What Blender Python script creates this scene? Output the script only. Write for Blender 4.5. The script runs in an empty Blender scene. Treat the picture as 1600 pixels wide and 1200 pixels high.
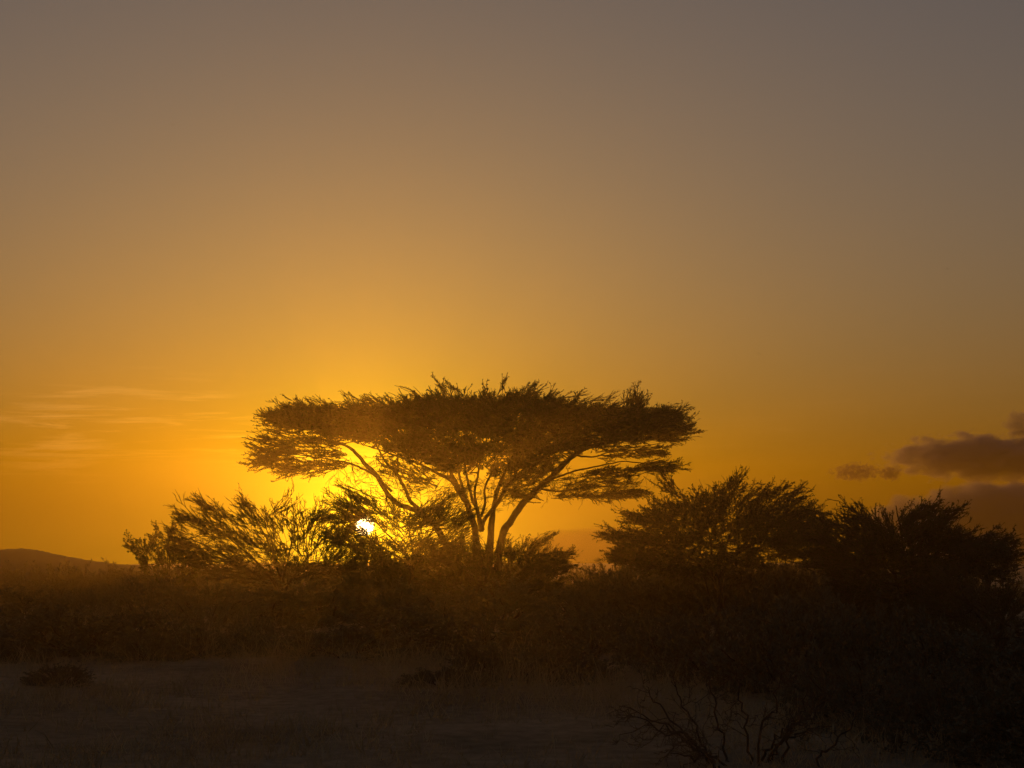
import bpy, math
import numpy as np
from mathutils import Vector

# ------------------------------------------------------------------ camera, sky, sun, exposure
F = 2198.0                      # focal length in photograph pixels (1600 wide)
PITCH = math.radians(7.26)
CAM = np.array([0.0, 0.0, 2.4])
scene = bpy.context.scene
COL = scene.collection
cam = bpy.data.cameras.new('camera')
cam_ob = bpy.data.objects.new('camera', cam)
COL.objects.link(cam_ob)
cam.sensor_width = 36.0
cam.lens = 36.0 * F / 1600.0
cam.clip_end = 20000.0
cam_ob.location = CAM
cam_ob.rotation_euler = (math.pi / 2 + PITCH, 0, 0)
scene.camera = cam_ob

SUN_EL = math.radians(1.48)
SUN_AZ = math.radians(-5.95)    # from +Y towards +X
SUN_DIR = (math.sin(SUN_AZ) * math.cos(SUN_EL), math.cos(SUN_AZ) * math.cos(SUN_EL), math.sin(SUN_EL))

world = bpy.data.worlds.new('World')
scene.world = world
world.use_nodes = True


class Nodes:
    """tiny helper for node trees"""
    def __init__(self, tree):
        self.t = tree
        self.n = tree.nodes
        self.l = tree.links

    def put(self, sock, v):
        if isinstance(v, bpy.types.NodeSocket):
            self.l.new(v, sock)
        else:
            sock.default_value = v

    def new(self, kind, **ins):
        nd = self.n.new(kind)
        for k, v in ins.items():
            self.put(nd.inputs[k], v)
        return nd

    def m(self, op, a, b=None, c=None, clamp=False):
        nd = self.n.new('ShaderNodeMath')
        nd.operation = op
        nd.use_clamp = clamp
        self.put(nd.inputs[0], a)
        if b is not None:
            self.put(nd.inputs[1], b)
        if c is not None:
            self.put(nd.inputs[2], c)
        return nd.outputs[0]

    def vm(self, op, a, b=None):
        nd = self.n.new('ShaderNodeVectorMath')
        nd.operation = op
        self.put(nd.inputs[0], a)
        if b is not None:
            self.put(nd.inputs[1], b)
        return nd

    def scaled(self, val, rgb):
        """val * rgb as a colour vector"""
        nd = self.n.new('ShaderNodeVectorMath')
        nd.operation = 'SCALE'
        nd.inputs[0].default_value = rgb
        self.put(nd.inputs['Scale'], val)
        return nd.outputs[0]

    def add(self, *vs):
        r = vs[0]
        for v in vs[1:]:
            r = self.vm('ADD', r, v).outputs[0]
        return r


def build_world():
    N = Nodes(world.node_tree)
    bg = N.n['Background']
    sky = N.n.new('ShaderNodeTexSky')
    sky.sky_type = 'NISHITA'
    sky.sun_disc = False
    sky.sun_elevation = SUN_EL
    sky.sun_rotation = SUN_AZ
    sky.air_density = 1.4
    sky.dust_density = 4.0
    tc = N.n.new('ShaderNodeTexCoord')
    d = N.vm('NORMALIZE', tc.outputs['Generated']).outputs[0]
    cosang = N.vm('DOT_PRODUCT', d, SUN_DIR).outputs['Value']
    theta = N.m('MULTIPLY', N.m('ARCCOSINE', N.m('MINIMUM', cosang, 0.9999999)), 180 / math.pi)
    sep = N.new('ShaderNodeSeparateXYZ', Vector=d)
    el = N.m('MAXIMUM', N.m('MULTIPLY', N.m('ARCSINE', sep.outputs['Z']), 180 / math.pi), 0.0)

    def ex(x, s):
        return N.m('EXPONENT', N.m('MULTIPLY', x, -1.0 / s))
    fade = N.m('SUBTRACT', 1.0, ex(N.m('ADD', el, 0.3), 6.0))      # dust band swallows the lowest sky
    base = N.vm('MULTIPLY', sky.outputs[0], (1.376, 1.683, 2.218)).outputs[0]
    nd = N.n.new('ShaderNodeVectorMath'); nd.operation = 'SCALE'
    N.put(nd.inputs[0], base); N.put(nd.inputs['Scale'], N.m('MULTIPLY', fade, 0.05))
    base = nd.outputs[0]
    glow = N.add(N.scaled(ex(theta, 2.0), (2.9, 1.8, 0.03)),        # aureole round the low sun
                 N.scaled(ex(theta, 10.0), (0.0, 0.08, 0.0)),
                 N.scaled(ex(theta, 22.0), (0.02, 0.0, 0.0)),
                 N.scaled(ex(el, 16.0), (0.14, 0.046, 0.0)))
    # thin cirrus: long streaks, only in the belt of high ice cloud on the sun's left
    az = N.m('MULTIPLY', N.m('ARCTAN2', sep.outputs['X'], sep.outputs['Y']), 180 / math.pi)
    vec = N.new('ShaderNodeCombineXYZ', X=N.m('MULTIPLY', az, 0.20), Y=N.m('ADD', N.m('MULTIPLY', el, 2.8), N.m('MULTIPLY', az, -0.05)), Z=2.3)
    n1 = N.new('ShaderNodeTexNoise', Vector=vec.outputs[0], Scale=1.0, Detail=6.0, Roughness=0.62, Distortion=0.5)
    vec2 = N.new('ShaderNodeCombineXYZ', X=N.m('MULTIPLY', az, 0.11), Y=N.m('MULTIPLY', el, 0.33), Z=4.7)
    n2 = N.new('ShaderNodeTexNoise', Vector=vec2.outputs[0], Scale=1.0, Detail=2.0, Roughness=0.5)
    st = N.m('MULTIPLY', N.m('SUBTRACT', n1.outputs[0], 0.50), 4.0, clamp=True)
    pa = N.m('MULTIPLY', N.m('SUBTRACT', n2.outputs[0], 0.42), 5.0, clamp=True)
    belt = N.m('EXPONENT', N.m('MULTIPLY', N.m('POWER', N.m('ABSOLUTE', N.m('DIVIDE', N.m('SUBTRACT', el, 5.2), 2.0)), 2.0), -1.0))
    amt = N.m('MULTIPLY', N.m('MULTIPLY', st, pa), belt)
    side = N.m('MULTIPLY', N.m('SUBTRACT', -1.5, az), 0.25, clamp=True)
    amt = N.m('MULTIPLY', amt, N.m('ADD', N.m('MULTIPLY', side, 0.9), 0.1))
    # the sun itself: a soft-edged disc
    disc = N.m('SUBTRACT', 1.0, N.m('DIVIDE', N.m('SUBTRACT', theta, 0.30), 0.10), clamp=True)
    total = N.add(base, glow)
    nd = N.n.new('ShaderNodeVectorMath'); nd.operation = 'SCALE'
    N.put(nd.inputs[0], N.vm('ADD', total, (0.0, 0.0, 0.03)).outputs[0]); N.put(nd.inputs['Scale'], N.m('MULTIPLY', amt, 0.75))
    total = N.add(total, nd.outputs[0])
    total = N.add(total, N.scaled(disc, (8.0, 6.4, 3.2)))
    N.l.new(total, bg.inputs['Color'])
    bg.inputs['Strength'].default_value = 1.0


build_world()

sun = bpy.data.lights.new('sun_lamp', 'SUN')
sun.energy = 1.5
sun.color = (1.0, 0.41, 0.05)
sun.angle = math.radians(0.5)
sun_ob = bpy.data.objects.new('sun_lamp', sun)
COL.objects.link(sun_ob)
sun_ob.rotation_euler = (-Vector(SUN_DIR)).to_track_quat('-Z', 'Y').to_euler()

vs = scene.view_settings
vs.view_transform = 'Standard'
vs.look = 'None'
vs.gamma = 1.0
vs.exposure = 0.0
vs.use_curve_mapping = False
cy = scene.cycles
cy.use_denoising = True
cy.max_bounces = 6
cy.transparent_max_bounces = 8
cy.volume_bounces = 0
cy.volume_step_rate = 1.0

# ------------------------------------------------------------------ helpers
def tag(o, label=None, cat=None, group=None, kind=None):
    if label: o['label'] = label
    if cat: o['category'] = cat
    if group: o['group'] = group
    if kind: o['kind'] = kind
    return o


def at(px, py, Y):
    """photograph pixel at forward distance Y -> world point(s)"""
    px, py, Y = np.broadcast_arrays(np.asarray(px, float), np.asarray(py, float), np.asarray(Y, float))
    x = (px - 800) / F
    v = (600 - py) / F
    dy = math.cos(PITCH) - v * math.sin(PITCH)
    dz = math.sin(PITCH) + v * math.cos(PITCH)
    s = Y / dy
    return np.stack([x * s, Y, CAM[2] + dz * s], -1)


def ground_z(x, y):
    x, y = np.asarray(x, float), np.asarray(y, float)
    near = np.clip((y - 8) / 25, 0, 1)
    return near * (0.10 * np.sin(x * 0.21 + 1.3) * np.sin(y * 0.13 + 0.4) + 0.06 * np.sin(x * 0.53 + y * 0.31)) \
        + 0.02 * np.sin(x * 1.1 + 0.5) * np.sin(y * 0.9) \
        + 2.35 * np.clip((y - 93) / 50, 0, 1) ** 2      # the plain rises gently to the skyline


def norm(v):
    return v / np.maximum(np.linalg.norm(v, axis=-1, keepdims=True), 1e-9)


class Geo:
    """collects tubes and leaves, then becomes one mesh"""
    def __init__(self):
        self.v, self.q, self.n = [], [], 0

    def raw(self, verts, quads):
        self.v.append(verts.reshape(-1, 3)); self.q.append(quads.reshape(-1, 4) + self.n); self.n += verts.reshape(-1, 3).shape[0]

    def tubes(self, P, R, sides=3, rng=None):
        """P (N,K,3) polylines, R (N,K) radii"""
        N, K, _ = P.shape
        T = np.empty_like(P)
        T[:, 1:-1] = P[:, 2:] - P[:, :-2]; T[:, 0] = P[:, 1] - P[:, 0]; T[:, -1] = P[:, -1] - P[:, -2]
        T = norm(T)
        main = norm(P[:, -1] - P[:, 0])
        ref = np.where(np.abs(main[:, 2:3]) > 0.8, np.array([[1.0, 0.1, 0.0]]), np.array([[0.05, 0.0, 1.0]]))
        U = norm(np.cross(T, ref[:, None, :])); V = np.cross(T, U)
        a = np.arange(sides) * 2 * math.pi / sides
        ring = U[:, :, None, :] * np.cos(a)[None, None, :, None] + V[:, :, None, :] * np.sin(a)[None, None, :, None]
        verts = P[:, :, None, :] + ring * R[:, :, None, None]
        i = np.arange(N)[:, None, None] * K * sides; k = np.arange(K - 1)[None, :, None] * sides; s = np.arange(sides)[None, None, :]
        s2 = (s + 1) % sides
        q = np.stack(np.broadcast_arrays(i + k + s, i + k + s2, i + k + sides + s2, i + k + sides + s), -1)
        self.raw(verts, q)

    def leaves(self, C, D, length, width, rng):
        """slim diamond leaflets at C pointing along D"""
        n = len(C)
        L = length * rng.uniform(0.6, 1.3, (n, 1)); W = width * rng.uniform(0.6, 1.3, (n, 1))
        S = norm(np.cross(D, rng.normal(size=(n, 3))))
        verts = np.stack([C, C + D * L * 0.5 + S * W * 0.5, C + D * L, C + D * L * 0.5 - S * W * 0.5], 1)
        self.raw(verts, np.arange(n * 4).reshape(n, 4))

    def mesh(self, name, mat, origin=(0, 0, 0), smooth=False):
        v = np.concatenate(self.v) - np.asarray(origin); q = np.concatenate(self.q)
        me = bpy.data.meshes.new(name)
        me.vertices.add(len(v)); me.vertices.foreach_set('co', v.astype(np.float32).ravel())
        me.loops.add(q.size); me.loops.foreach_set('vertex_index', q.astype(np.int32).ravel())
        me.polygons.add(len(q)); me.polygons.foreach_set('loop_start', np.arange(0, q.size, 4, dtype=np.int32))
        me.update(calc_edges=True)
        if smooth: me.polygons.foreach_set('use_smooth', np.ones(len(q), bool))
        me.materials.append(mat)
        return me

    def build(self, name, mat, parent=None, origin=None, smooth=False):
        if origin is None:
            origin = parent['origin'] if parent is not None and 'origin' in parent else (0, 0, 0)
        o = bpy.data.objects.new(name, self.mesh(name, mat, origin, smooth))
        COL.objects.link(o)
        if parent is not None: o.parent = parent
        return o


def empty(name, loc):
    o = bpy.data.objects.new(name, None)
    o.empty_display_size = 0.3
    o.location = loc
    COL.objects.link(o)
    return o


def copy_tree(o, parent=None):
    c = o.copy(); COL.objects.link(c); c.parent = parent
    for ch in o.children: copy_tree(ch, c)
    return c


def grow(O, D, L, K, rng, up=0.0, wig=0.05):
    """polylines from O along D, length L, curling upwards by up, with a zigzag"""
    n = len(O); t = np.linspace(0, 1, K)
    L = np.broadcast_to(np.asarray(L, float).reshape(-1, 1), (n, 1))
    P = O[:, None, :] + D[:, None, :] * (L * t)[:, :, None]
    P[:, :, 2] += up * L * t ** 2
    w = rng.normal(size=(n, K, 3)) * (wig * L / math.sqrt(K))[:, :, None]
    w[:, 0] = 0
    return P + np.cumsum(w, 1)


def kids(P, m, ang, ln, K, rng, flat=0.6, up=0.1, wig=0.08, t0=0.1):
    N, K0, _ = P.shape
    idx = np.repeat(np.arange(N), m)
    tt = rng.uniform(t0, 0.98, len(idx)); t = tt * (K0 - 1)
    i = np.minimum(t.astype(int), K0 - 2); f = (t - i)[:, None]
    A, B = P[idx, i], P[idx, i + 1]
    base = A * (1 - f) + B * f; tan = norm(B - A)
    W = rng.normal(size=(len(idx), 3)); W[:, 2] *= flat
    W -= (W * tan).sum(1, keepdims=True) * tan; W = norm(W)
    a = np.radians(rng.uniform(*ang, len(idx)))[:, None]
    plen = np.linalg.norm(P[idx, -1] - P[idx, 0], axis=1)
    L = plen * rng.uniform(*ln, len(idx)) * (1 - 0.4 * tt)
    return grow(base, tan * np.cos(a) + W * np.sin(a), L, K, rng, up, wig)


def taper(P, r0, r1):
    r0 = np.broadcast_to(np.asarray(r0, float).reshape(-1, 1), (P.shape[0], 1))
    return r0 + (r1 - r0) * np.linspace(0, 1, P.shape[1])[None, :]


def leaf_on(g, P, m, length, width, rng, spread=1.0):
    N, K0, _ = P.shape
    idx = np.repeat(np.arange(N), m)
    t = rng.uniform(0.1, 1.0, len(idx)) * (K0 - 1); i = np.minimum(t.astype(int), K0 - 2); f = (t - i)[:, None]
    A, B = P[idx, i], P[idx, i + 1]
    D = norm(norm(B - A) + rng.normal(size=(len(idx), 3)) * spread * 0.6)
    g.leaves(A * (1 - f) + B * f, D, length, width, rng)


def spray(tw, lf, O, D, L, rng, r=0.014, side=6, tert=2, leaf=4, ll=0.08, lw=0.035, up=0.10, flat=0.35, wig=0.07, ang=(14, 42)):
    """leafy twig fans: a stem, side twigs, twiglets and leaflets"""
    ll, lw = ll * 0.62, lw * 0.8
    A = grow(O, D, L, 4, rng, up, wig)
    tw.tubes(A, taper(A, r * 1.25, r * 0.5))
    B = kids(A, side, ang, (0.3, 0.6), 3, rng, flat, up, wig)
    tw.tubes(B, taper(B, r * 1.0, r * 0.42))
    if tert:
        C = kids(B, tert, (18, 48), (0.3, 0.6), 2, rng, flat, up * 0.6, wig)
        tw.tubes(C, taper(C, r * 0.75, r * 0.35))
        if leaf: leaf_on(lf, C, max(1, leaf // 2), ll, lw, rng)
    if leaf:
        leaf_on(lf, A, leaf, ll, lw, rng)
        leaf_on(lf, B, leaf, ll, lw, rng)
    return A


def spline(pts, k=5):
    """Catmull-Rom through rows of (x,y,z,r)"""
    p = np.asarray(pts, float)
    p = np.vstack([2 * p[0] - p[1], p, 2 * p[-1] - p[-2]])
    out = []
    for i in range(1, len(p) - 2):
        for t in np.arange(k) / k:
            a, b, c, d = p[i - 1:i + 3]
            out.append(0.5 * (2 * b + (c - a) * t + (2 * a - 5 * b + 4 * c - d) * t * t + (3 * b - a - 3 * c + d) * t ** 3))
    out.append(p[-2])
    return np.array(out)


def limb_path(trace, Y0, rng, k=5, rough=0.012):
    """trace rows: (px, py, depth offset, radius)"""
    tr = np.asarray(trace, float)
    w = at(tr[:, 0], tr[:, 1], Y0 + tr[:, 2])
    s = spline(np.column_stack([w, tr[:, 3]]), k)
    s[1:-1, :3] += rng.normal(size=(len(s) - 2, 3)) * rough
    return s


def limb(trace, Y0, rng, root, mat, name='limb', sides=7):
    s = limb_path(trace, Y0, rng)
    g = Geo(); r = np.maximum(s[:, 3], 0.006)
    r = r * (1 + rng.normal(size=len(r)) * 0.04)
    g.tubes(s[None, :, :3], r[None, :], sides)
    g.build(name, mat, root, smooth=True)
    return s


def interp(curve, x):
    c = np.asarray(curve, float)
    return np.interp(x, c[:, 0], c[:, 1])


def env_points(n, top, bot, Y0, depth, rng, beta=(1.0, 1.0), edge=0.15, clumps=0, pull=0.4):
    """points filling a crown between two traced outlines, spread through its real depth"""
    x0, x1 = max(top[0][0], bot[0][0]), min(top[-1][0], bot[-1][0])
    px = rng.uniform(x0, x1, n * 6)
    h = np.maximum(interp(bot, px) - interp(top, px), 0)
    keep = rng.uniform(0, 1, len(px)) < h / h.max() + 0.06
    px = px[keep][:n]
    h = interp(bot, px) - interp(top, px)
    py = interp(top, px) + h * rng.beta(*beta, len(px))
    c, R = (x0 + x1) / 2, (x1 - x0) / 2
    w = np.sqrt(np.clip(1 - ((px - c) / R) ** 2, 0, 1)) + edge
    Y = Y0 + depth * w * rng.uniform(-1, 1, len(px))
    P = at(px, py, Y)
    if clumps:                      # gather the twigs into uneven clumps with holes between
        C = P[rng.choice(len(P), clumps, False)]
        S = np.array([1, .6, 1.8])
        near = np.argmin((((P[:, None, :] - C[None, :, :]) * S) ** 2).sum(-1), 1)
        P = P + (C[near] - P) * rng.uniform(0, 2 * pull, (len(P), 1)) * np.array([1, 1, .8])
    return P


def clear_gap(P, D, L, px, py, r):
    """keep twigs out of one natural opening in a bush"""
    keep = np.ones(len(P), bool)
    for t in (0.0, .35, .7, 1.0):
        q = P + D * (np.asarray(L)[:, None] * t)
        v = q - CAM
        yy = v[:, 1] * math.cos(PITCH) + v[:, 2] * math.sin(PITCH); zz = -v[:, 1] * math.sin(PITCH) + v[:, 2] * math.cos(PITCH)
        keep &= np.hypot(800 + F * v[:, 0] / yy - px, 600 - F * zz / yy - py) > r
    return keep


def outward(P, c, rng, kz=0.5, lift=0.05, jit=0.28):
    d = norm((P - np.asarray(c)) * np.array([1, 1, kz]))
    d = d + rng.normal(size=d.shape) * jit * np.array([1, 1, 0.7])
    d[:, 2] += lift
    return norm(d)


# ------------------------------------------------------------------ materials
def material(name, col, col2=None, scale=4.0, rough=0.9, bump=0.0, detail=5.0, coords='Object'):
    m = bpy.data.materials.new(name)
    m.use_nodes = True
    N = Nodes(m.node_tree)
    b = N.n['Principled BSDF']
    b.inputs['Roughness'].default_value = rough
    b.inputs['Specular IOR Level'].default_value = 0.15
    tc = N.n.new('ShaderNodeTexCoord')
    nz = N.new('ShaderNodeTexNoise', Vector=tc.outputs[coords], Scale=scale, Detail=detail, Roughness=0.6)
    rp = N.n.new('ShaderNodeValToRGB')
    rp.color_ramp.elements[0].position = 0.32; rp.color_ramp.elements[1].position = 0.68
    rp.color_ramp.elements[0].color = (*col, 1); rp.color_ramp.elements[1].color = (*(col2 or col), 1)
    N.l.new(nz.outputs[0], rp.inputs[0]); N.l.new(rp.outputs[0], b.inputs['Base Color'])
    if bump:
        bp = N.new('ShaderNodeBump', Strength=bump, Distance=0.03, Height=nz.outputs[0])
        N.l.new(bp.outputs[0], b.inputs['Normal'])
    return m


BARK = material('acacia_bark', (0.045, 0.033, 0.024), (0.085, 0.062, 0.045), 9.0, 0.95, 0.5)
TWIG = material('thorn_twig', (0.075, 0.055, 0.035), (0.13, 0.10, 0.065), 3.0)
LEAF = material('acacia_leaf', (0.045, 0.055, 0.02), (0.09, 0.095, 0.035), 1.5)
SCRUB = material('scrub_leaf', (0.10, 0.098, 0.062), (0.15, 0.14, 0.095), 0.9)
STRAW = material('dry_grass', (0.24, 0.185, 0.10), (0.42, 0.34, 0.20), 0.7)


def ground_material():
    m = bpy.data.materials.new('savanna_soil')
    m.use_nodes = True
    N = Nodes(m.node_tree); b = N.n['Principled BSDF']
    b.inputs['Roughness'].default_value = 0.95; b.inputs['Specular IOR Level'].default_value = 0.1
    tc = N.n.new('ShaderNodeTexCoord')
    n1 = N.new('ShaderNodeTexNoise', Vector=tc.outputs['Object'], Scale=0.22, Detail=7.0, Roughness=0.62)
    n2 = N.new('ShaderNodeTexNoise', Vector=tc.outputs['Object'], Scale=3.5, Detail=8.0, Roughness=0.7)
    r1 = N.n.new('ShaderNodeValToRGB'); e = r1.color_ramp.elements
    e[0].position = 0.35; e[1].position = 0.66
    e[0].color = (0.19, 0.145, 0.095, 1); e[1].color = (0.36, 0.285, 0.19, 1)
    N.l.new(n1.outputs[0], r1.inputs[0])
    r2 = N.n.new('ShaderNodeValToRGB'); e = r2.color_ramp.elements
    e[0].position = 0.3; e[1].position = 0.7
    e[0].color = (0.62, 0.58, 0.52, 1); e[1].color = (1.15, 1.1, 1.05, 1)
    N.l.new(n2.outputs[0], r2.inputs[0])
    mx = N.vm('MULTIPLY', r1.outputs[0], r2.outputs[0])
    N.l.new(mx.outputs[0], b.inputs['Base Color'])
    bp = N.new('ShaderNodeBump', Strength=0.6, Distance=0.06, Height=n2.outputs[0])
    N.l.new(bp.outputs[0], b.inputs['Normal'])
    return m


# ------------------------------------------------------------------ setting: ground, hill
def grid_mesh(name, xs, ys, zf, mat, kind='structure'):
    X, Y = np.meshgrid(xs, ys)
    Z = zf(X, Y)
    g = Geo()
    nx, ny = len(xs), len(ys)
    i = np.arange(ny - 1)[:, None] * nx + np.arange(nx - 1)[None, :]
    g.raw(np.stack([X, Y, Z], -1), np.stack([i, i + 1, i + 1 + nx, i + nx], -1))
    o = g.build(name, mat, smooth=True)
    return tag(o, kind=kind)


SOIL = ground_material()
xs = np.concatenate([-np.geomspace(40, 150, 26)[::-1], np.linspace(-39.5, 39.5, 159), np.geomspace(40, 150, 26)])
ys = np.concatenate([[-60, -30, -12], np.arange(-6, 60, 0.5), np.geomspace(60, 150, 44)])
ground = grid_mesh('ground', xs, ys, ground_z, SOIL)
tag(ground, label='dark dry savanna ground stretching to the horizon')

HILL_D = 106.0
hill_prof = [(-900, 874), (-600, 868), (-250, 872), (-120, 864), (-30, 862), (5, 860.5), (20, 859), (50, 858), (66, 860), (90, 865), (120, 870.5), (150, 876), (200, 882), (330, 890)]
def hill_z(X, Y):
    px = 800 + X / Y * F * math.cos(PITCH)
    py = interp(hill_prof, px)
    z = CAM[2] + (880 - py) / F * HILL_D * 1.016
    fall = np.exp(-((Y - HILL_D) / 10.0) ** 2)
    rs = np.random.RandomState(5)
    return -0.6 + (z + 0.6) * fall + rs.uniform(0, 0.06, X.shape) * fall * (rs.uniform(0, 1, X.shape) < 0.5)
hill = grid_mesh('hill', np.linspace(-88, -19, 500), np.linspace(HILL_D - 15, HILL_D + 34, 41), hill_z, material('hill_scrub', (0.05, 0.045, 0.028), (0.09, 0.075, 0.045), 0.05))
tag(hill, label='low rounded hill on the far left horizon')

# ------------------------------------------------------------------ clouds
def cloud_material(name, dens, seed, thr, amp, scale, stretch, albedo):
    m = bpy.data.materials.new(name); m.use_nodes = True
    N = Nodes(m.node_tree); N.n.clear()
    tc = N.n.new('ShaderNodeTexCoord')
    p = N.vm('MULTIPLY', tc.outputs['Object'], stretch).outputs[0]
    nz = N.new('ShaderNodeTexNoise', Vector=N.vm('ADD', p, (seed, seed * 0.7, 0)).outputs[0], Scale=scale, Detail=5.0, Roughness=0.55)
    r = N.vm('LENGTH', tc.outputs['Object']).outputs['Value']
    core = N.m('SUBTRACT', 1.0, N.m('MULTIPLY', r, r))
    v = N.m('ADD', core, N.m('MULTIPLY', N.m('SUBTRACT', nz.outputs[0], 0.5), amp))
    v = N.m('MULTIPLY', N.m('SUBTRACT', v, thr), 4.0, clamp=True)
    vol = N.new('ShaderNodeVolumePrincipled', Color=(*albedo, 1), Density=N.m('MULTIPLY', v, dens), Anisotropy=0.3)
    out = N.n.new('ShaderNodeOutputMaterial'); N.l.new(vol.outputs[0], out.inputs['Volume'])
    return m


def cloud(label, px, py, Y, wpx, hpx, depth, dens, seed, thr=0.30, amp=1.5, scale=1.6, albedo=(0.5, 0.45, 0.62), stretch=(2.4, 1.0, 1.0)):
    import bmesh
    bm = bmesh.new()
    bmesh.ops.create_icosphere(bm, subdivisions=3, radius=1.0)
    me = bpy.data.meshes.new('cloud'); bm.to_mesh(me); bm.free()
    me.materials.append(cm := cloud_material('cloud_vapour', dens, seed, thr, amp, scale, stretch, albedo))
    cm.cycles.volume_step_rate = 0.35
    o = bpy.data.objects.new('cloud', me); COL.objects.link(o)
    o.location = at(px, py, Y)
    o.scale = (wpx / 2 / F * Y, depth, hpx / 2 / F * Y)
    tag(o, label, 'cloud', 'dusk clouds low on the right')
    return o


cloud('long dark mauve cloud bank above the right thorn trees', 1545, 715, 5000, 400, 92, 250, 0.020, 3.1, thr=0.40, amp=2.6, scale=2.6)
cloud('small ragged cloud scrap left of the dark cloud bank', 1338, 738, 5000, 110, 40, 60, 0.04, 9.4, thr=0.62, amp=3.2, scale=3.0, albedo=(.35, .25, .25))
cloud('tiny dark cloud puff just under the tip of the cloud bank', 1391, 740, 5000, 44, 30, 40, 0.05, 1.7, thr=0.5, amp=2.2, scale=2.4, stretch=(1.5, 1, 1), albedo=(.35, .25, .25))
cloud('broad dusky cloud mass low behind the rightmost thorn tree', 1590, 828, 5600, 520, 170, 300, 0.020, 6.2, thr=0.22, amp=1.6, scale=2.4, albedo=(.4, .36, .55))
cloud('small dark cloud tuft at the right edge above the bank', 1600, 662, 5000, 90, 52, 60, 0.02, 12.5, thr=0.40, amp=1.8)
cloud('faint brown cloud bank low between the big tree and its right neighbour', 940, 862, 6200, 300, 90, 260, 0.006, 4.4, thr=0.2, amp=0.8, albedo=(.12, .06, .03))


# ------------------------------------------------------------------ trees and bushes
def tree_root(name, px, Y, label, cat, group=None):
    x = (px - 800) / F * Y * 0.992
    loc = np.array([x, Y, float(ground_z(x, Y)) - 0.03])
    o = empty(name, loc); o['origin'] = [float(a) for a in loc]
    return tag(o, label, cat, group), loc


def finish(root):
    if 'origin' in root: del root['origin']


def link_branches(g, starts, ends, rng, r0, r1, sag=0.0):
    """curved secondary branches from points on the limbs to points in the crown"""
    n = len(ends); t = np.linspace(0, 1, 7)
    mid = starts * 0.5 + ends * 0.5
    mid[:, 2] += rng.normal(size=n) * 0.12 + sag
    mid[:, :2] += (ends - starts)[:, :2] * 0.08
    P = starts[:, None] * ((1 - t) ** 2)[None, :, None] + mid[:, None] * (2 * t * (1 - t))[None, :, None] + ends[:, None] * (t ** 2)[None, :, None]
    L = np.linalg.norm(ends - starts, axis=1)[:, None, None]
    w = rng.normal(size=P.shape) * 0.02 * L; w[:, 0] = 0
    P = P + w
    g.tubes(P, taper(P, r0, r1), 4)
    return P


def nearest_starts(limbs, ends, rng, lo=0.35):
    pts = np.concatenate([s[int(len(s) * lo):, :3] for s in limbs])
    pick = []
    for e in ends:
        d = np.linalg.norm((pts - e) * np.array([1, 1, 1.3]), axis=1) + rng.uniform(0, 0.9, len(pts)) + 2.5 * np.clip(pts[:, 2] - e[2], 0, 9)
        pick.append(pts[np.argmin(d)])
    return np.array(pick)


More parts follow.
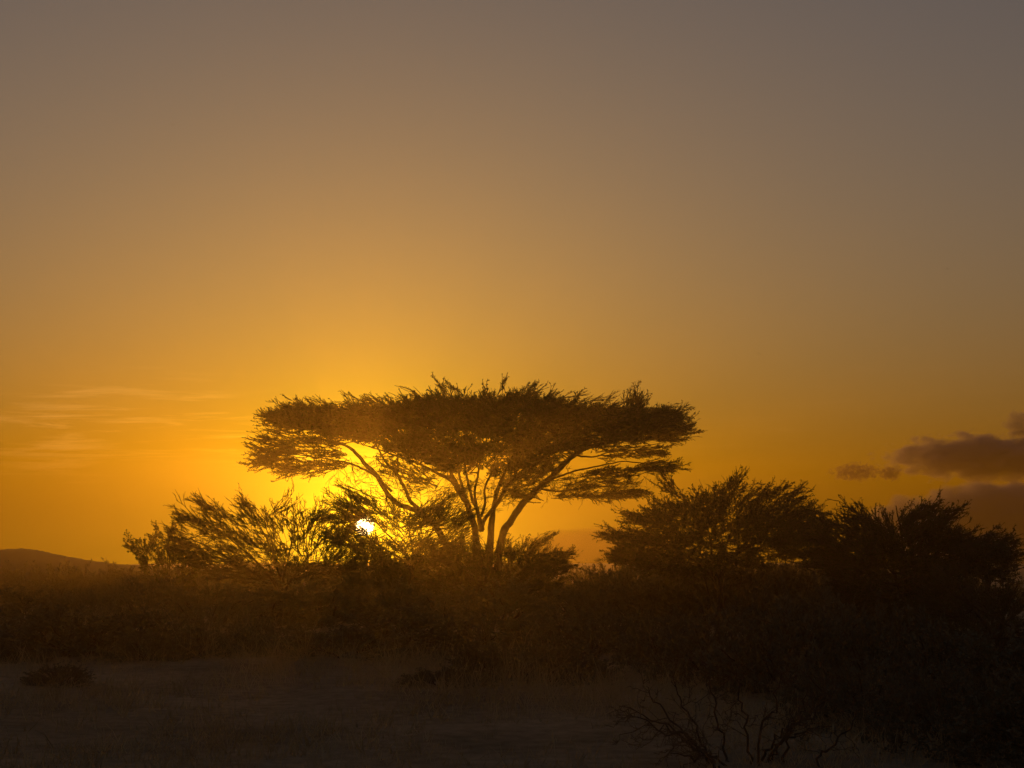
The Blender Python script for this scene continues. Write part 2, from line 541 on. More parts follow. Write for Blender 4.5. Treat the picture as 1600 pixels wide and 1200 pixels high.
# ---- the big umbrella thorn
def umbrella_tree():
    rng = np.random.RandomState(11)
    Y0 = 70.0
    root, base = tree_root('umbrella_acacia', 757, Y0, 'tall flat-topped umbrella acacia with many leaning stems, biggest tree in the middle', 'tree')
    gy = 955
    L = []
    T = [
        # right leaning limb
        [(775, gy, 0, .24), (778, 880, 0, .22), (787, 832, .1, .20), (800, 812, .2, .185), (817, 787, .4, .17), (840, 765, .6, .165), (862, 745, .8, .155), (880, 727, 1, .14), (897, 712, 1.1, .12), (925, 697, 1.2, .09), (975, 684, 1.3, .065), (1025, 672, 1.3, .045), (1066, 666, 1.3, .02)],
        # middle stem leaning right
        [(762, gy, .3, .22), (764, 880, .3, .20), (767, 825, .3, .17), (771, 795, .2, .13), (776, 770, .0, .11), (786, 745, -.5, .09), (800, 715, -1.5, .06), (815, 680, -2.5, .035)],
        [(752, 822, .1, .12), (760, 808, .0, .10), (778, 785, -.4, .095), (790, 763, -.8, .085), (802, 750, -1.3, .075), (822, 738, -2.0, .055), (850, 715, -3, .04), (880, 685, -4, .025)],
        # left stem pair
        [(748, gy, -.1, .24), (748, 880, -.1, .21), (742, 830, -.1, .17), (734, 800, -.1, .155), (728, 783, 0, .15), (718, 770, .1, .12), (706, 752, .3, .095), (686, 741, .5, .075), (657, 726, .8, .06), (630, 716, 1, .045), (590, 702, 1.4, .03), (550, 690, 1.6, .018)],
        [(724, 778, .0, .10), (712, 752, -.5, .085), (704, 738, -1, .075), (696, 715, -1.8, .055), (682, 690, -3, .035), (668, 660, -3.8, .02)],
        [(727, 782, 0, .09), (722, 757, .7, .075), (716, 735, 1.6, .06), (712, 705, 3, .04), (706, 670, 4, .025)],
        [(752, 830, .1, .15), (747, 802, .3, .10), (738, 780, .7, .085), (731, 752, 1.6, .07), (727, 730, 2.4, .055), (722, 690, 3.6, .03)],
        [(754, 828, 0, .12), (746, 795, -.4, .075), (742, 770, -.9, .065), (746, 745, -1.6, .055), (752, 715, -2.6, .04), (764, 675, -4, .022)],
        [(752, 806, .1, .08), (758, 785, .6, .07), (757, 765, 1.0, .06), (766, 742, 1.8, .05), (778, 712, 3, .035), (790, 680, 4, .02)],
        # far left limbs coming out of the bush
        [(735, gy, .4, .22), (715, 890, .5, .20), (694, 845, .6, .17), (678, 820, .6, .15), (655, 800, .7, .14), (622, 787, .8, .125), (602, 766, .9, .12), (590, 745, 1, .115), (572, 726, 1, .105), (555, 707, 1, .09), (538, 696, .9, .06), (510, 688, .7, .04), (470, 680, .5, .025), (430, 670, .4, .012)],
        [(672, 815, .6, .12), (655, 796, .3, .10), (642, 784, .1, .095), (632, 762, -.2, .085), (620, 741, -.5, .075), (602, 721, -1, .055), (592, 703, -1.6, .04), (575, 672, -2.4, .02)],
        [(620, 741, -.5, .06), (622, 728, -.3, .05), (622, 706, .2, .035), (628, 680, 1, .02)],
        # lower left arm
        [(612, 768, .9, .07), (592, 748, .5, .06), (572, 735, .3, .055), (550, 726, .1, .05), (522, 719, 0, .04), (485, 714, -.1, .03), (445, 706, -.1, .022), (412, 706, -.2, .014), (392, 708, -.2, .008)],
        # right lower arms
        [(856, 750, .8, .06), (880, 742, .6, .05), (910, 733, .3, .045), (942, 727, .1, .035), (972, 721, 0, .03), (1012, 724, 0, .024), (1048, 722, 0, .016), (1068, 718, 0, .008)],
        [(846, 764, .6, .05), (875, 768, .3, .045), (912, 762, 0, .035), (950, 760, -.1, .028), (982, 764, -.2, .018), (1004, 767, -.2, .008)],
        [(898, 711, 1.1, .06), (925, 714, .8, .04), (950, 707, .6, .032), (1000, 698, .4, .022), (1048, 690, .3, .01)],
        [(862, 744, .8, .06), (864, 728, .2, .045), (852, 712, -.6, .035), (846, 690, -1.4, .02)],
    ]
    for tr in T:
        L.append(limb(tr, Y0, rng, root, BARK, 'limb'))
    tw, lf, br = Geo(), Geo(), Geo()
    top = [(446, 650), (470, 645), (492, 636), (525, 629), (575, 627), (630, 623), (660, 617), (700, 617), (750, 616), (808, 613), (850, 622), (900, 625), (930, 624), (965, 630), (990, 635), (1020, 643), (1050, 651), (1064, 658)]
    bot = [(446, 668), (470, 672), (492, 674), (525, 684), (575, 694), (630, 710), (690, 734), (740, 746), (800, 746), (850, 734), (880, 714), (930, 699), (980, 686), (1030, 674), (1064, 676)]
    top = [(x, y + 17) for x, y in top]
    c = at(757, 730, Y0)
    # body of the crown
    P = env_points(2700, top, bot, Y0, 8.0, rng, (0.95, 1.1), clumps=150, pull=.38)
    spray(tw, lf, P, outward(P, c, rng, 0.5, 0.0, 0.26), rng.uniform(0.7, 1.4, len(P)), rng, r=0.022, side=6, tert=1, leaf=5, ll=0.20, lw=0.07)
    ends = P[rng.choice(len(P), 230, False)]
    link_branches(br, nearest_starts(L[:12], ends, rng), ends, rng, 0.04, 0.012)
    # fringe: long thin shoots leaning outwards from the flat top
    px = rng.uniform(470, 1055, 420); P = at(px, interp(top, px) + rng.uniform(-1, 11, 420), Y0 + rng.uniform(-6, 6, 420) * np.sqrt(np.clip(1 - ((px - 760) / 330) ** 2, 0.02, 1)))
    D = norm(P - c) * np.array([1, 1, 0]); D = norm(D + rng.normal(size=D.shape) * np.array([.35, .3, 0])); D[:, 2] = rng.uniform(.05, .6, len(D))
    spray(tw, lf, P, norm(D), rng.uniform(0.6, 1.3, 420), rng, r=0.015, side=4, tert=1, leaf=2, ll=0.10, lw=0.032, up=.02, wig=.1, ang=(12, 34))
    # ragged arms: (x0,y0,x1,y1, spread px, number, direction x, direction z)
    for (x0, y0, x1, y1, sp, n, dx, dz, dep) in [
            (530, 640, 432, 642, 6, 44, -1, .12, 2.0), (520, 660, 455, 652, 7, 36, -1, .15, 2.0),
            (540, 684, 420, 682, 7, 58, -1, .12, 1.8), (545, 700, 405, 698, 8, 66, -1, .02, 1.4), (550, 716, 430, 712, 7, 44, -1, -.06, 1.0), (440, 708, 402, 708, 5, 26, -1, -.42, .6), (520, 722, 450, 722, 6, 34, -1, -.28, .8), (500, 630, 455, 634, 5, 26, -1, .3, 1.5), (480, 648, 425, 645, 5, 30, -1, .1, 1.2), (1010, 640, 1050, 640, 5, 20, 1, .22, 1.2),
            (960, 640, 1040, 645, 7, 60, 1, .12, 2.0), (980, 660, 1058, 660, 7, 80, 1, .06, 1.6), (960, 676, 1040, 674, 5, 50, 1, .02, 1.4), (930, 700, 1030, 694, 6, 45, 1, .0, 1.0),
            (900, 732, 1050, 722, 5, 75, 1, .06, .8), (870, 752, 975, 740, 10, 40, 1, .0, 1.2), (860, 768, 985, 764, 4, 60, 1, .02, .6),
            (600, 722, 690, 748, 12, 40, -.6, .3, 2.5), (770, 750, 850, 742, 12, 50, .5, .3, 2.5), (805, 755, 850, 775, 8, 24, -.7, .1, 1.2), (975, 634, 1000, 634, 5, 20, .2, .8, .8), (800, 618, 830, 616, 5, 20, .6, .5, .8)]:
        t = rng.uniform(0, 1, n)
        P = at(x0 + (x1 - x0) * t, y0 + 9 + (y1 - y0) * t + rng.normal(size=n) * sp * 0.6, Y0 + rng.uniform(-dep, dep, n))
        D = norm(np.array([dx, 0, dz * .8]) + rng.normal(size=(n, 3)) * np.array([.15, .45, .16]))
        spray(tw, lf, P, D, rng.uniform(0.6, 1.25, n), rng, r=0.019, side=6, tert=2, leaf=4, ll=0.12, lw=0.045, up=0.06)
    # long spiky shoots that break up the outline: (x, y, direction x, direction z)
    for (x0, y0, dx, dz, n) in [(470, 650, -1, .28, 9), (450, 655, -1, .12, 9), (455, 672, -1, .05, 7), (440, 690, -1, .16, 9), (430, 700, -1, .0, 9), (430, 712, -1, -.25, 7), (520, 640, -.9, .42, 9), (560, 634, -.8, .5, 6), (600, 632, -.7, .5, 6),
                                (650, 628, -.6, .55, 7), (720, 626, -.3, .6, 6), (790, 622, .4, .6, 7), (850, 628, .8, .45, 8), (910, 632, .8, .45, 8), (960, 640, .9, .35, 8), (1010, 648, 1, .22, 9), (1030, 660, 1, .1, 9), (1040, 672, 1, .0, 7), (1020, 724, 1, .1, 6), (970, 768, 1, .05, 5)]:
        P = at(757 + (x0 - 757) * .95 + rng.normal(size=n) * 16, y0 + 6 + rng.normal(size=n) * 5, Y0 + rng.uniform(-2.2, 2.2, n))
        D = norm(np.array([dx, 0, dz * .55]) + rng.normal(size=(n, 3)) * np.array([.12, .35, .1]))
        spray(tw, lf, P, D, rng.uniform(0.9, 1.7, n), rng, r=0.02, side=7, tert=1, leaf=3, ll=0.12, lw=0.04, up=.03, wig=.09, ang=(10, 30))
    # fine bare twigs hanging below the crown
    P = env_points(150, [(500, 716), (600, 714), (700, 736), (860, 742), (960, 728), (1040, 722)], [(500, 726), (600, 750), (700, 758), (860, 768), (960, 768), (1040, 730)], Y0, 2.5, rng)
    D = norm(rng.normal(size=(len(P), 3)) * np.array([1, .7, .4]) + np.array([0, 0, -.45]))
    spray(tw, lf, P, D, rng.uniform(0.5, 1.2, len(P)), rng, r=0.011, side=4, tert=1, leaf=0, up=-0.25, wig=0.2)
    P = env_points(190, [(575, 712), (640, 722), (700, 744), (760, 748), (840, 742), (900, 738)], [(575, 770), (640, 790), (700, 800), (760, 800), (840, 776), (900, 766)], Y0, 2.5, rng)
    D = norm(rng.normal(size=(len(P), 3)) * np.array([1, .7, .35]) + np.array([0, 0, .1]))
    spray(tw, lf, P, D, rng.uniform(0.5, 1.3, len(P)), rng, r=0.0125, side=4, tert=1, leaf=1, ll=.07, lw=.03, up=-0.05, wig=0.16)
    br.build('branches', BARK, root)
    crown = tw.build('crown', TWIG, root)
    o = lf.build('leaves', LEAF, crown, origin=base); tag(o, kind='stuff')
    finish(root)


umbrella_tree()


def thorn_tree(name, seed, pxb, Y0, label, cat, top, bot, n, depth, stems, cpx, cpy, Lr, r, kz=0.8, lift=0.05, jit=0.3, leaf=4, ll=0.08, lw=0.035,
               arms=(), side=6, tert=2, beta=(1, 1), links=70, group=None, wig=0.08, wisps=(0, .5, 1), gap=None, drop=16, leafmat=None, stem_r=0.07, edge=0.15):
    rng = np.random.RandomState(seed)
    root, base = tree_root(name, pxb, Y0, label, cat, group)
    L = []
    for tr in stems:
        # stems start at the root and climb to the traced points
        tr = [tuple(a) for a in tr]
        w = at([a[0] for a in tr], [a[1] for a in tr], [Y0 + a[2] for a in tr])
        b = base + np.array([rng.uniform(-.25, .25), rng.uniform(-.25, .25), 0])
        pts = np.vstack([b, w]); rad = np.linspace(stem_r, 0.012, len(pts))
        s = spline(np.column_stack([pts, rad]), 5)
        s[1:-1, :3] += rng.normal(size=(len(s) - 2, 3)) * 0.012
        g = Geo(); g.tubes(s[None, :, :3], np.maximum(s[None, :, 3], .005), 6); g.build('stem', BARK, root, smooth=True)
        L.append(s)
    tw, lf, br = Geo(), Geo(), Geo()
    c = at(cpx, cpy, Y0)
    top = [(x, y + drop) for x, y in top]
    P = env_points(n, top, bot, Y0, depth, rng, beta, edge, clumps=max(12, n // 18), pull=.33)
    D, Ls = outward(P, c, rng, kz, lift, jit), rng.uniform(Lr[0], Lr[1], len(P))
    if gap:
        k = clear_gap(P, D, Ls, *gap); P, D, Ls = P[k], D[k], Ls[k]
    spray(tw, lf, P, D, Ls, rng, r=r, side=side, tert=tert, leaf=leaf, ll=ll, lw=lw, wig=wig)
    nw = wisps[0]
    if nw:
        px = rng.uniform(top[0][0], top[-1][0], nw); W = at(px, interp(top, px) + rng.uniform(0, 16, nw), Y0 + rng.uniform(-.6, .6, nw) * depth)
        D = norm((W - c) * np.array([1, 1, .8])); D = D + rng.normal(size=D.shape) * np.array([.35, .35, .15]); D[:, 2] = np.clip(D[:, 2], .03, .45)
        Ls = rng.uniform(wisps[1], wisps[2], nw)
        if gap:
            k = clear_gap(W, norm(D), Ls, *gap); W, D, Ls = W[k], D[k], Ls[k]
        spray(tw, lf, W, norm(D), Ls, rng, r=r, side=4, tert=1, leaf=2, ll=ll, lw=lw * .8, wig=.12, up=.04, ang=(14, 38))
    ends = P[rng.choice(len(P), min(links, len(P)), False)]
    link_branches(br, nearest_starts(L, ends, rng, 0.25), ends, rng, stem_r * 0.35, 0.008)
    for (x0, y0, x1, y1, sp, k, dx, dz, dep) in arms:
        t = rng.uniform(0, 1, k)
        P = at(x0 + (x1 - x0) * t, y0 + drop * .75 + (y1 - y0) * t + rng.normal(size=k) * sp * 0.6, Y0 + rng.uniform(-dep, dep, k))
        D = norm(np.array([dx, 0, dz]) + rng.normal(size=(k, 3)) * np.array([.18, .4, .18]))
        Ls = rng.uniform(Lr[0], Lr[1], k)
        if gap:
            kk = clear_gap(P, D, Ls, *gap); P, D, Ls = P[kk], D[kk], Ls[kk]
        spray(tw, lf, P, D, Ls, rng, r=r, side=side, tert=max(1, tert - 1), leaf=max(1, leaf - 1), ll=ll, lw=lw, wig=wig)
    br.build('branches', BARK, root)
    crown = tw.build('crown', TWIG, root)
    if lf.n: tag(lf.build('leaves', leafmat or LEAF, crown, origin=base), kind='stuff')
    finish(root)
    return root


# bush the sun shines through
thorn_tree('thorn_bush', 21, 640, 58.0, 'open twiggy thorn bush with the sun shining through its left side', 'bush',
           [(520, 800), (545, 775), (575, 768), (610, 785), (640, 792), (680, 785), (715, 795)], [(520, 850), (545, 860), (575, 866), (610, 880), (640, 885), (680, 885), (715, 880)],
           330, 2.2, [[(640, 880, 0), (610, 840, .3), (570, 800, .5)], [(645, 880, 0), (640, 830, -.4), (630, 795, -.6)], [(650, 880, 0), (675, 830, .4), (700, 800, .8)], [(640, 890, 0), (590, 850, -.6), (545, 815, -.8)]],
           650, 880, (0.5, 1.1), 0.014, 0.55, 0.05, 0.3, leaf=2, ll=0.10, lw=0.035, wisps=(60, .7, 1.3), gap=(569, 820, 7),
           arms=[(600, 772, 545, 757, 6, 14, -1, .25, 1), (640, 800, 700, 772, 8, 34, .9, .45, 1.2), (620, 812, 700, 806, 8, 50, .9, .2, 1.2), (560, 790, 530, 770, 6, 12, -.8, .3, 1), (620, 845, 710, 850, 10, 60, .8, .2, 1.2), (530, 852, 615, 856, 7, 60, -.2, .25, 1.4), (540, 868, 620, 872, 8, 60, .2, .2, 1.4)])
# thorn bush left of the sun
thorn_tree('thorn_bush', 22, 430, 59.0, 'wide sparse thorn bush with spiky twigs just left of the setting sun', 'bush',
           [(285, 818), (310, 800), (340, 793), (380, 793), (420, 796), (460, 804), (500, 806), (550, 808)], [(285, 862), (310, 885), (340, 905), (380, 912), (420, 912), (460, 912), (500, 908), (550, 890)],
           560, 2.4, [[(430, 915, 0), (370, 850, .3), (310, 810, .4)], [(440, 915, 0), (420, 850, -.4), (395, 805, -.6)], [(450, 915, 0), (490, 860, .4), (530, 815, .6)], [(440, 915, 0), (455, 850, .6), (455, 805, .9)], [(420, 915, 0), (345, 865, -.5), (285, 835, -.7)]],
           470, 925, (0.55, 1.2), 0.0155, 0.62, 0.02, 0.22, leaf=3, ll=0.11, lw=0.04, side=5, wisps=(80, .7, 1.4), gap=(569, 820, 7), beta=(1.25, .85), drop=14,
           arms=[(325, 806, 290, 800, 4, 16, -1, .22, .7), (360, 798, 325, 783, 5, 20, -.9, .35, .8), (385, 794, 400, 786, 5, 12, -.5, .4, .8), (470, 800, 560, 800, 5, 50, 1, .1, 1), (420, 794, 440, 784, 4, 8, .8, .4, .5)])
# low dark bush under the big tree
thorn_tree('thorn_bush', 23, 770, 60.0, 'dense low thorn bush under the stems of the big umbrella tree', 'bush',
           [(610, 872), (660, 862), (720, 850), (770, 846), (820, 850), (850, 862), (870, 872)], [(610, 950), (660, 960), (720, 960), (770, 960), (820, 955), (850, 930), (870, 890)],
           900, 2.6, [[(770, 940, 0), (720, 890, .3), (680, 870, .4)], [(770, 940, 0), (775, 890, -.4), (780, 855, -.6)], [(772, 940, 0), (820, 890, .4), (860, 865, .6)]],
           770, 940, (0.5, 1.0), 0.014, 0.6, 0.05, 0.35, leaf=6, wisps=(60, .6, 1.1), ll=0.11, lw=0.05,
           arms=[(810, 850, 850, 832, 6, 18, .9, .35, 1), (830, 862, 872, 858, 6, 26, 1, .12, 1), (830, 878, 880, 872, 6, 20, 1, .0, 1)])
# right neighbour tree
thorn_tree('thorn_tree', 24, 1125, 50.0, 'round-crowned thorn tree with layered tiers right of the big umbrella tree', 'tree',
           [(985, 848), (1010, 815), (1030, 795), (1055, 772), (1085, 764), (1120, 760), (1160, 762), (1200, 770), (1240, 786), (1272, 812)], [(985, 862), (1010, 872), (1030, 888), (1055, 895), (1085, 895), (1120, 890), (1160, 880), (1200, 870), (1240, 855), (1272, 835)],
           1000, 3.4, [[(1115, 900, 0), (1080, 850, .4), (1030, 810, .7)], [(1120, 900, 0), (1110, 850, -.6), (1100, 790, -1)], [(1125, 890, 0), (1135, 850, .5), (1160, 790, 1)], [(1130, 895, 0), (1180, 845, -.5), (1240, 800, -.8)], [(1130, 895, 0), (1160, 855, 1.2), (1200, 800, 2)], [(1112, 900, 0), (1060, 865, -1), (1000, 840, -1.6)]],
           1125, 850, (0.5, 1.05), 0.013, 0.5, 0.04, 0.28, leaf=5, ll=0.13, lw=0.047, beta=(1, .85), wisps=(170, .5, 1.05), drop=24,
           arms=[(1070, 762, 1045, 748, 6, 14, -.7, .6, .7), (1110, 758, 1150, 750, 5, 18, .7, .45, 1.2), (1160, 760, 1240, 768, 5, 40, .8, .35, 1.6), (1030, 795, 1000, 793, 6, 34, -1, .05, 1), (1020, 822, 972, 822, 5, 42, -1, .02, 1), (1020, 845, 975, 850, 6, 40, -1, -.05, 1), (1225, 785, 1258, 788, 6, 20, 1, .12, 1), (1220, 815, 1268, 820, 8, 24, 1, .03, 1), (1200, 850, 1290, 850, 8, 50, .9, .05, 1.2), (1250, 866, 1300, 866, 5, 24, 1, .05, 1)])
# nearest right tree
thorn_tree('thorn_tree', 25, 1410, 36.0, 'nearer sprawling thorn tree at the right edge, dark clouds behind it', 'tree',
           [(1310, 842), (1340, 818), (1370, 808), (1410, 804), (1450, 808), (1480, 824), (1510, 834), (1545, 848)], [(1310, 880), (1340, 930), (1370, 950), (1410, 960), (1450, 950), (1480, 905), (1510, 882), (1545, 872)],
           950, 1.9, [[(1410, 930, 0), (1370, 860, .3), (1330, 805, .5)], [(1415, 930, 0), (1410, 850, -.4), (1400, 790, -.6)], [(1420, 930, 0), (1470, 860, .4), (1540, 835, .6)], [(1415, 930, 0), (1440, 850, .5), (1460, 795, .8)], [(1425, 930, 0), (1490, 890, -.5), (1560, 865, -.7)]],
           1415, 890, (0.4, 0.85), 0.0115, 0.6, 0.06, 0.28, leaf=5, ll=0.10, lw=0.036, wisps=(130, .45, .95), drop=24,
           arms=[(1340, 812, 1305, 806, 6, 22, -1, .15, .5), (1372, 802, 1345, 794, 5, 18, -.9, .3, .5), (1400, 800, 1440, 790, 6, 26, .8, .45, .6), (1440, 800, 1468, 796, 5, 18, .9, .35, .5), (1310, 830, 1290, 822, 6, 24, -1, .1, .6), (1510, 830, 1560, 838, 5, 26, 1, .1, .5), (1500, 850, 1566, 858, 8, 50, 1, .12, .7), (1500, 872, 1555, 880, 8, 44, 1, -.05, .7), (1310, 860, 1290, 862, 8, 24, -1, .05, .6)])
# bush running down to the right edge
thorn_tree('thorn_bush', 26, 1560, 33.0, 'dark dense bush sloping down at the right edge of the picture', 'bush',
           [(1440, 905), (1480, 897), (1520, 898), (1560, 905), (1600, 922), (1660, 945), (1720, 980)], [(1440, 1000), (1480, 1020), (1520, 1030), (1560, 1035), (1600, 1035), (1660, 1030), (1720, 1020)],
           420, 1.6, [[(1560, 1010, 0), (1520, 950, .3), (1490, 905, .4)], [(1560, 1010, 0), (1570, 950, -.4), (1590, 915, -.6)], [(1562, 1010, 0), (1620, 960, .4), (1680, 945, .5)]],
           1560, 1020, (0.35, 0.7), 0.010, 0.9, 0.05, 0.35, leaf=5, ll=0.065, lw=0.032)
# small leafy shrub at the far left of the bush
thorn_tree('leafy_shrub', 27, 262, 73.0, 'small leafy shrub with a tall bare shoot left of the spiky bush', 'shrub',
           [(215, 852), (232, 850), (250, 858), (270, 850), (290, 848), (305, 852)], [(215, 880), (232, 900), (250, 915), (270, 920), (290, 920), (305, 915)],
           150, 0.9, [[(262, 880, 0), (262, 855, .1), (268, 835, .1), (272, 825, .1)], [(262, 885, 0), (240, 870, .1), (212, 850, .2), (198, 847, .2)], [(266, 885, 0), (280, 860, -.1), (285, 846, -.1)], [(264, 860, 0), (256, 838, 0), (248, 829, 0)]],
           262, 915, (0.4, 0.8), 0.013, 1.0, 0.15, 0.3, leaf=7, ll=0.15, lw=0.085, tert=1, side=4, links=24, stem_r=0.035, drop=8,
           arms=[(262, 840, 270, 826, 3, 9, .2, .8, .1), (258, 838, 250, 828, 3, 5, -.6, .5, .1), (225, 860, 205, 850, 4, 12, -.7, .5, .1), (228, 862, 238, 850, 4, 14, .1, .8, .2)])


# ---- low scrub filling the dark belt: one mesh per kind, copied
def scrub_variant(seed, w=1.6, h=1.6):
    rng = np.random.RandomState(seed)
    root = empty('scrub_bush', (0, 0, 0))
    n = 9
    a = rng.uniform(0, 2 * math.pi, n); rr = rng.uniform(.3, .9, n) * w
    ends = np.stack([np.cos(a) * rr, np.sin(a) * rr, rng.uniform(.45, .9, n) * h], 1)
    g = Geo(); st = rng.normal(size=(n, 3)) * np.array([.12, .12, 0]); st[:, 2] = -.1
    link_branches(g, st, ends, rng, .035, .012, .15)
    g.build('stem', BARK, root)
    tw, lf = Geo(), Geo()
    m = 240
    u = rng.normal(size=(m, 3)); u = norm(u); u[:, 2] = np.abs(u[:, 2])
    P = u * rng.uniform(.35, .95, (m, 1)) ** .6 * np.array([w, w, h]) * rng.uniform(.75, 1.0, (m, 1)); P[:, 2] = np.maximum(P[:, 2], .08)
    D = norm(u * np.array([1, 1, .7]) + rng.normal(size=(m, 3)) * .35 + np.array([0, 0, .15]))
    spray(tw, lf, P, D, rng.uniform(.3, .65, m), rng, r=.009, side=5, tert=1, leaf=6, ll=.13, lw=.058)
    crown = tw.build('crown', TWIG, root)
    tag(lf.build('leaves', SCRUB, crown), kind='stuff')
    return root


protos = [scrub_variant(100 + i, (1.7, 2.1, 1.4, 1.9)[i], (1.5, 1.3, 1.7, 1.6)[i]) for i in range(4)]
used = set()
rs = np.random.RandomState(77)


def scrub(px, Y, top_py, wpx, label, group):
    k = rs.randint(4)
    o = protos[k] if k not in used else copy_tree(protos[k])
    used.add(k)
    x = (px - 800) / F * Y
    z = float(ground_z(x, Y))
    o.location = (x, Y, z - 0.04)
    h = CAM[2] - (top_py - 880) / F * Y - z
    w0, h0 = (1.7, 2.1, 1.4, 1.9)[k], (1.5, 1.3, 1.7, 1.6)[k]
    sw = wpx / 2 / F * Y / (w0 * 1.1)
    o.scale = (sw, sw, max(.1, h / (h0 * 1.2)))
    o.rotation_euler = (0, 0, rs.uniform(0, 6.28))
    tag(o, label, 'bush', group)


ORD = ['first', 'second', 'third', 'fourth', 'fifth', 'sixth', 'seventh', 'eighth', 'ninth', 'tenth']
ORD += ['eleventh', 'twelfth', 'thirteenth', 'fourteenth', 'fifteenth', 'sixteenth', 'seventeenth', 'eighteenth', 'nineteenth', 'twentieth', 'twenty-first', 'twenty-second', 'twenty-third', 'twenty-fourth', 'twenty-fifth', 'twenty-sixth']


def landmark(px):
    for lim, text in [(130, 'below the far left hill'), (255, 'beside the small leafy shrub'), (520, 'below the spiky left bush'), (625, 'below the sun'),
                      (880, 'below the umbrella tree'), (960, 'below the open sky gap'), (1290, 'below the round-crowned tree')]:
        if px < lim: return text
    return 'below the rightmost tree'


def row(spots, text, group):
    """spots sorted left to right: (px, distance, top row, width px)"""
    for i, (px, Y, tp, w) in enumerate(sorted(spots)):
        scrub(px, Y, tp, w, text % landmark(px) + ', %s from left' % ORD[i], group)


# far row just under the skyline
skyl = [(0, 878), (60, 877), (110, 876), (150, 873), (200, 873), (250, 875), (330, 874), (400, 866), (560, 864), (640, 858), (800, 862), (880, 880), (930, 875), (960, 868), (1000, 864), (1060, 866), (1240, 864), (1330, 868), (1450, 885), (1600, 905)]
row([(px + rs.uniform(-16, 16), rs.uniform(76, 92), interp(skyl, px) + rs.uniform(-1, 5), rs.uniform(120, 180)) for px in np.arange(-40, 1660, 74)],
    'dark scrub bush in the far skyline row %s', 'far scrub row along the skyline')
row([(px + rs.uniform(-20, 20), rs.uniform(50, 57), 902 + rs.uniform(-7, 14), rs.uniform(150, 230)) for px in np.arange(-60, 1250, 95)],
    'dark scrub bush in the middle belt %s', 'scrub in the shadowed middle belt')
edge = [(px + rs.uniform(-25, 25), rs.uniform(36, 42), 948 + rs.uniform(-14, 20), rs.uniform(190, 290)) for px in np.arange(-60, 1130, 100)]
edge += [(rs.uniform(-40, 1000), Y, 880 + (CAM[2] - rs.uniform(.4, .95)) / Y * F, rs.uniform(110, 230)) for Y in rs.uniform(27, 35, 11)]
row(edge, 'low scrub bush at the grass edge %s', 'scrub along the near edge of the belt')
scrub(585, 64, 848, 150, 'dense round undergrowth bush added to block the sunbeam straight under the sun', 'undergrowth at the foot of the trees')  # extra bush added to stop the low beam below the sun
row([(955, 60, 868, 150), (1030, 56, 862, 190), (1110, 54, 860, 200), (1190, 55, 862, 190), (1262, 54, 868, 180), (1330, 42, 872, 170), (1410, 40, 868, 190), (1490, 41, 884, 180)],
    'dense undergrowth bush right of the umbrella tree, %s', 'undergrowth at the foot of the trees')
row([(1120, 30, 935, 230), (1230, 27, 925, 300), (1360, 25, 935, 330), (1480, 23, 950, 330), (1600, 21, 955, 330), (1330, 21, 1010, 260), (1470, 18.5, 1030, 300), (1610, 17, 1040, 320), (1260, 33, 905, 260), (1040, 33, 945, 190)],
    'black leafy bush in near right thicket %s', 'near thicket at lower right')

# ---- bare thorn bush in front
def bare_bush():
    rng = np.random.RandomState(41)
    Y0 = 17.2
    root, base = tree_root('bare_thorn_bush', 1170, Y0, 'bare dark branching thorn bush low in the right foreground', 'bush')
    ends = [(968, 1104, 0), (985, 1115, -.3), (1010, 1072, .3), (1050, 1066, .5), (1105, 1056, .6), (1150, 1045, .3), (1215, 1052, -.2), (1262, 1068, .3), (1305, 1078, .5), (1340, 1105, .1), (1040, 1172, -.5), (1020, 1140, -.2), (1300, 1135, -.3), (1240, 1110, -.4)]
    S = []
    for (ex, ey, dy) in ends:
        e = at(ex, ey, Y0 + dy); b = base + np.array([(e[0] - base[0]) * rng.uniform(.15, .6), rng.normal() * .2, 0])
        b[2] = ground_z(b[0], b[1]) - .02
        f1, f2 = rng.uniform(.25, .4), rng.uniform(.6, .75)
        m1 = b + (e - b) * f1 + np.array([0, rng.normal() * .06, rng.uniform(.02, .14)]); m2 = b + (e - b) * f2 + np.array([rng.normal() * .05, rng.normal() * .06, rng.uniform(-.02, .12)])
        s = spline(np.array([[*b, .017], [*m1, .014], [*m2, .010], [*e, .004]]), 5)
        s[1:-1, :3] += rng.normal(size=(len(s) - 2, 3)) * .026
        S.append(s[:, :3])
        g = Geo(); g.tubes(s[None, :, :3], s[None, :, 3], 5); g.build('stem', BARK, root)
    P = np.array(S); tw = Geo()
    B = kids(P, 10, (30, 75), (.2, .5), 6, rng, .45, .02, .25, .2); tw.tubes(B, taper(B, .006, .003))
    C = kids(B, 5, (25, 70), (.25, .5), 4, rng, .6, .0, .25); tw.tubes(C, taper(C, .0042, .002))
    Dd = kids(C, 2, (30, 80), (.25, .5), 3, rng, .8, 0, .2); tw.tubes(Dd, taper(Dd, .003, .0016))
    tw.build('crown', TWIG, root)
    finish(root)
bare_bush()

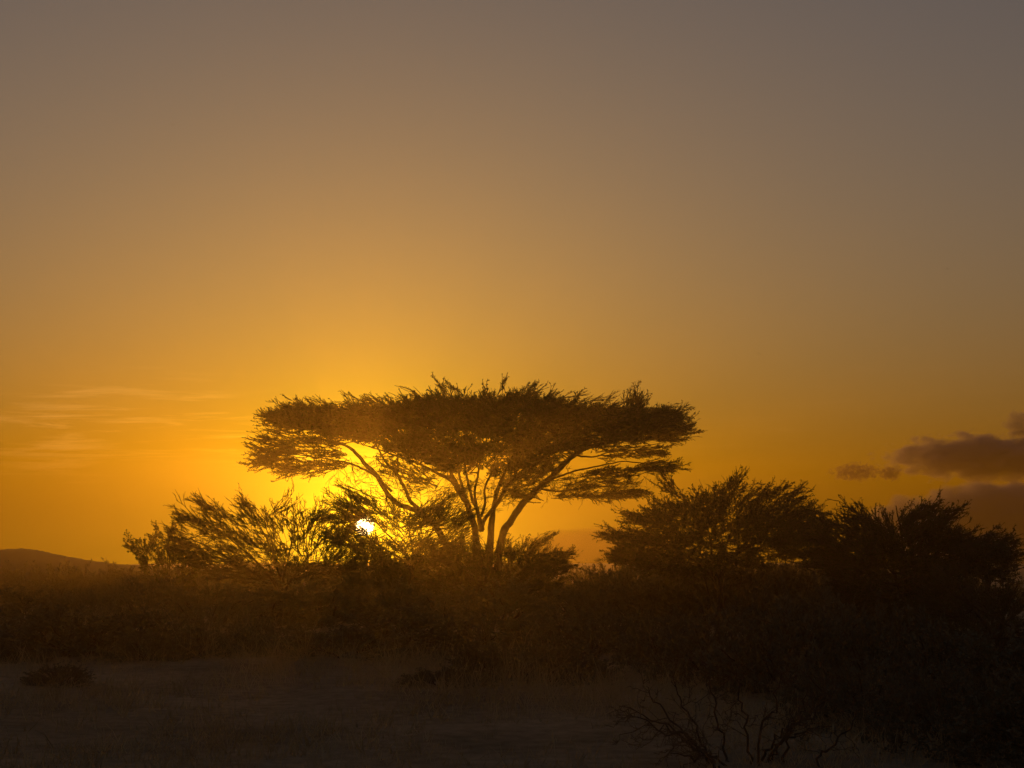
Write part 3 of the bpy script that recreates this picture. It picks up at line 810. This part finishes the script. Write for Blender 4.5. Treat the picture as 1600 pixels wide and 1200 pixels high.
# ---- dry grass: nobody could count it
def grass():
    rng = np.random.RandomState(9)
    g = Geo()
    n = 9500
    Y = 12 + 36 * rng.uniform(0, 1, n) ** 1.25
    X = rng.uniform(-.46, .46, n) * Y
    patch = np.sin(X * .8 + 1) * np.sin(Y * .55) + .6 * np.sin(X * .33 + Y * .27) + rng.normal(size=n) * .5
    ok = patch > -.55; X, Y = X[ok], Y[ok]
    C = np.stack([X, Y, ground_z(X, Y) - .02], 1)
    m = 7
    O = np.repeat(C, m, 0) + rng.normal(size=(len(C) * m, 3)) * np.array([.09, .09, 0])
    D = norm(rng.normal(size=O.shape) * np.array([.45, .45, .1]) + np.array([0, 0, 1]))
    P = grow(O, D, rng.uniform(.10, .38, len(O)) * np.repeat(np.clip(1 + .9 * patch[ok], .6, 2.2) * np.clip(Y / 24, .7, 1.7), m), 3, rng, -.12, .12)
    S = norm(np.cross(D, rng.normal(size=O.shape)))
    w = np.array([.006, .0042, .0008])[None, :, None]
    v = np.stack([P - S[:, None] * w, P + S[:, None] * w], 2)          # N,3,2,3
    i = np.arange(len(O))[:, None] * 6 + np.arange(2)[None, :] * 2
    g.raw(v, np.stack([i, i + 1, i + 3, i + 2], -1))
    o = g.build('dry_grass', STRAW)
    tag(o, 'short dry grass tufts over the open foreground', 'grass', kind='stuff')
grass()

# ---- distant birds, specks in the upper sky
def bird(px, py, Y, roll, yaw, label):
    g = Geo()
    body = np.array([[0, -.10, 0], [0, -.05, .006], [0, .02, .006], [0, .09, 0]]) ; r = np.array([.008, .028, .026, .006])
    root = empty('bird', at(px, py, Y)); root.rotation_euler = (0.1, roll, yaw)
    g.tubes(body[None], r[None], 6); g.build('body', TWIG, root)
    for s in (-1, 1):
        w = Geo()
        top = np.array([[s * .02, .05, .01], [s * .12, .06, .05], [s * .24, -.02, .03]]); back = np.array([[s * .02, -.04, .01], [s * .12, -.02, .05], [s * .24, -.035, .03]])
        lo = np.array([0, 0, -.008])
        v = np.concatenate([top, back, top + lo, back + lo])
        q = np.array([[0, 1, 4, 3], [1, 2, 5, 4], [6, 9, 10, 7], [7, 10, 11, 8], [0, 6, 7, 1], [1, 7, 8, 2], [3, 4, 10, 9], [4, 5, 11, 10]])
        w.raw(v, q); w.build('wing', TWIG, root)
    tag(root, label, 'bird', 'tiny birds high in the dusk sky')
bird(270, 195, 175, .3, .5, 'tiny dark bird speck high in the upper left sky')
bird(1480, 420, 165, -.2, 1.0, 'tiny dark bird speck at the far right of the sky')
bird(1186, 553, 140, .5, .2, 'tiny dark bird speck above and right of the big tree crown')
bird(313, 476, 230, -.4, 2.0, 'faint tiny bird speck in the left sky at mid height')

# ------------------------------------------------------------------ warm volume added to imitate lens veiling glare
def veil_haze():
    import bmesh
    bm = bmesh.new(); bmesh.ops.create_cube(bm, size=1.0)
    me = bpy.data.meshes.new('veil_haze'); bm.to_mesh(me); bm.free()
    o = bpy.data.objects.new('veil_haze', me); COL.objects.link(o)
    x0, x1, y0, y1, z0, z1 = -152, 152, -70, 152, -2.2, 13.0
    o.location = ((x0 + x1) / 2, (y0 + y1) / 2, (z0 + z1) / 2); o.scale = (x1 - x0, y1 - y0, z1 - z0)
    m = bpy.data.materials.new('glare_veil'); m.use_nodes = True
    N = Nodes(m.node_tree); N.n.clear()
    vol = N.new('ShaderNodeVolumePrincipled', Color=(0.95, 0.70, 0.28, 1), Density=0.0013, Anisotropy=0.84)
    out = N.n.new('ShaderNodeOutputMaterial'); N.l.new(vol.outputs[0], out.inputs['Volume'])
    me.materials.append(m)
    tag(o, 'thin warm volume added over the savanna to imitate lens glare', 'veil_haze', kind='stuff')
veil_haze()
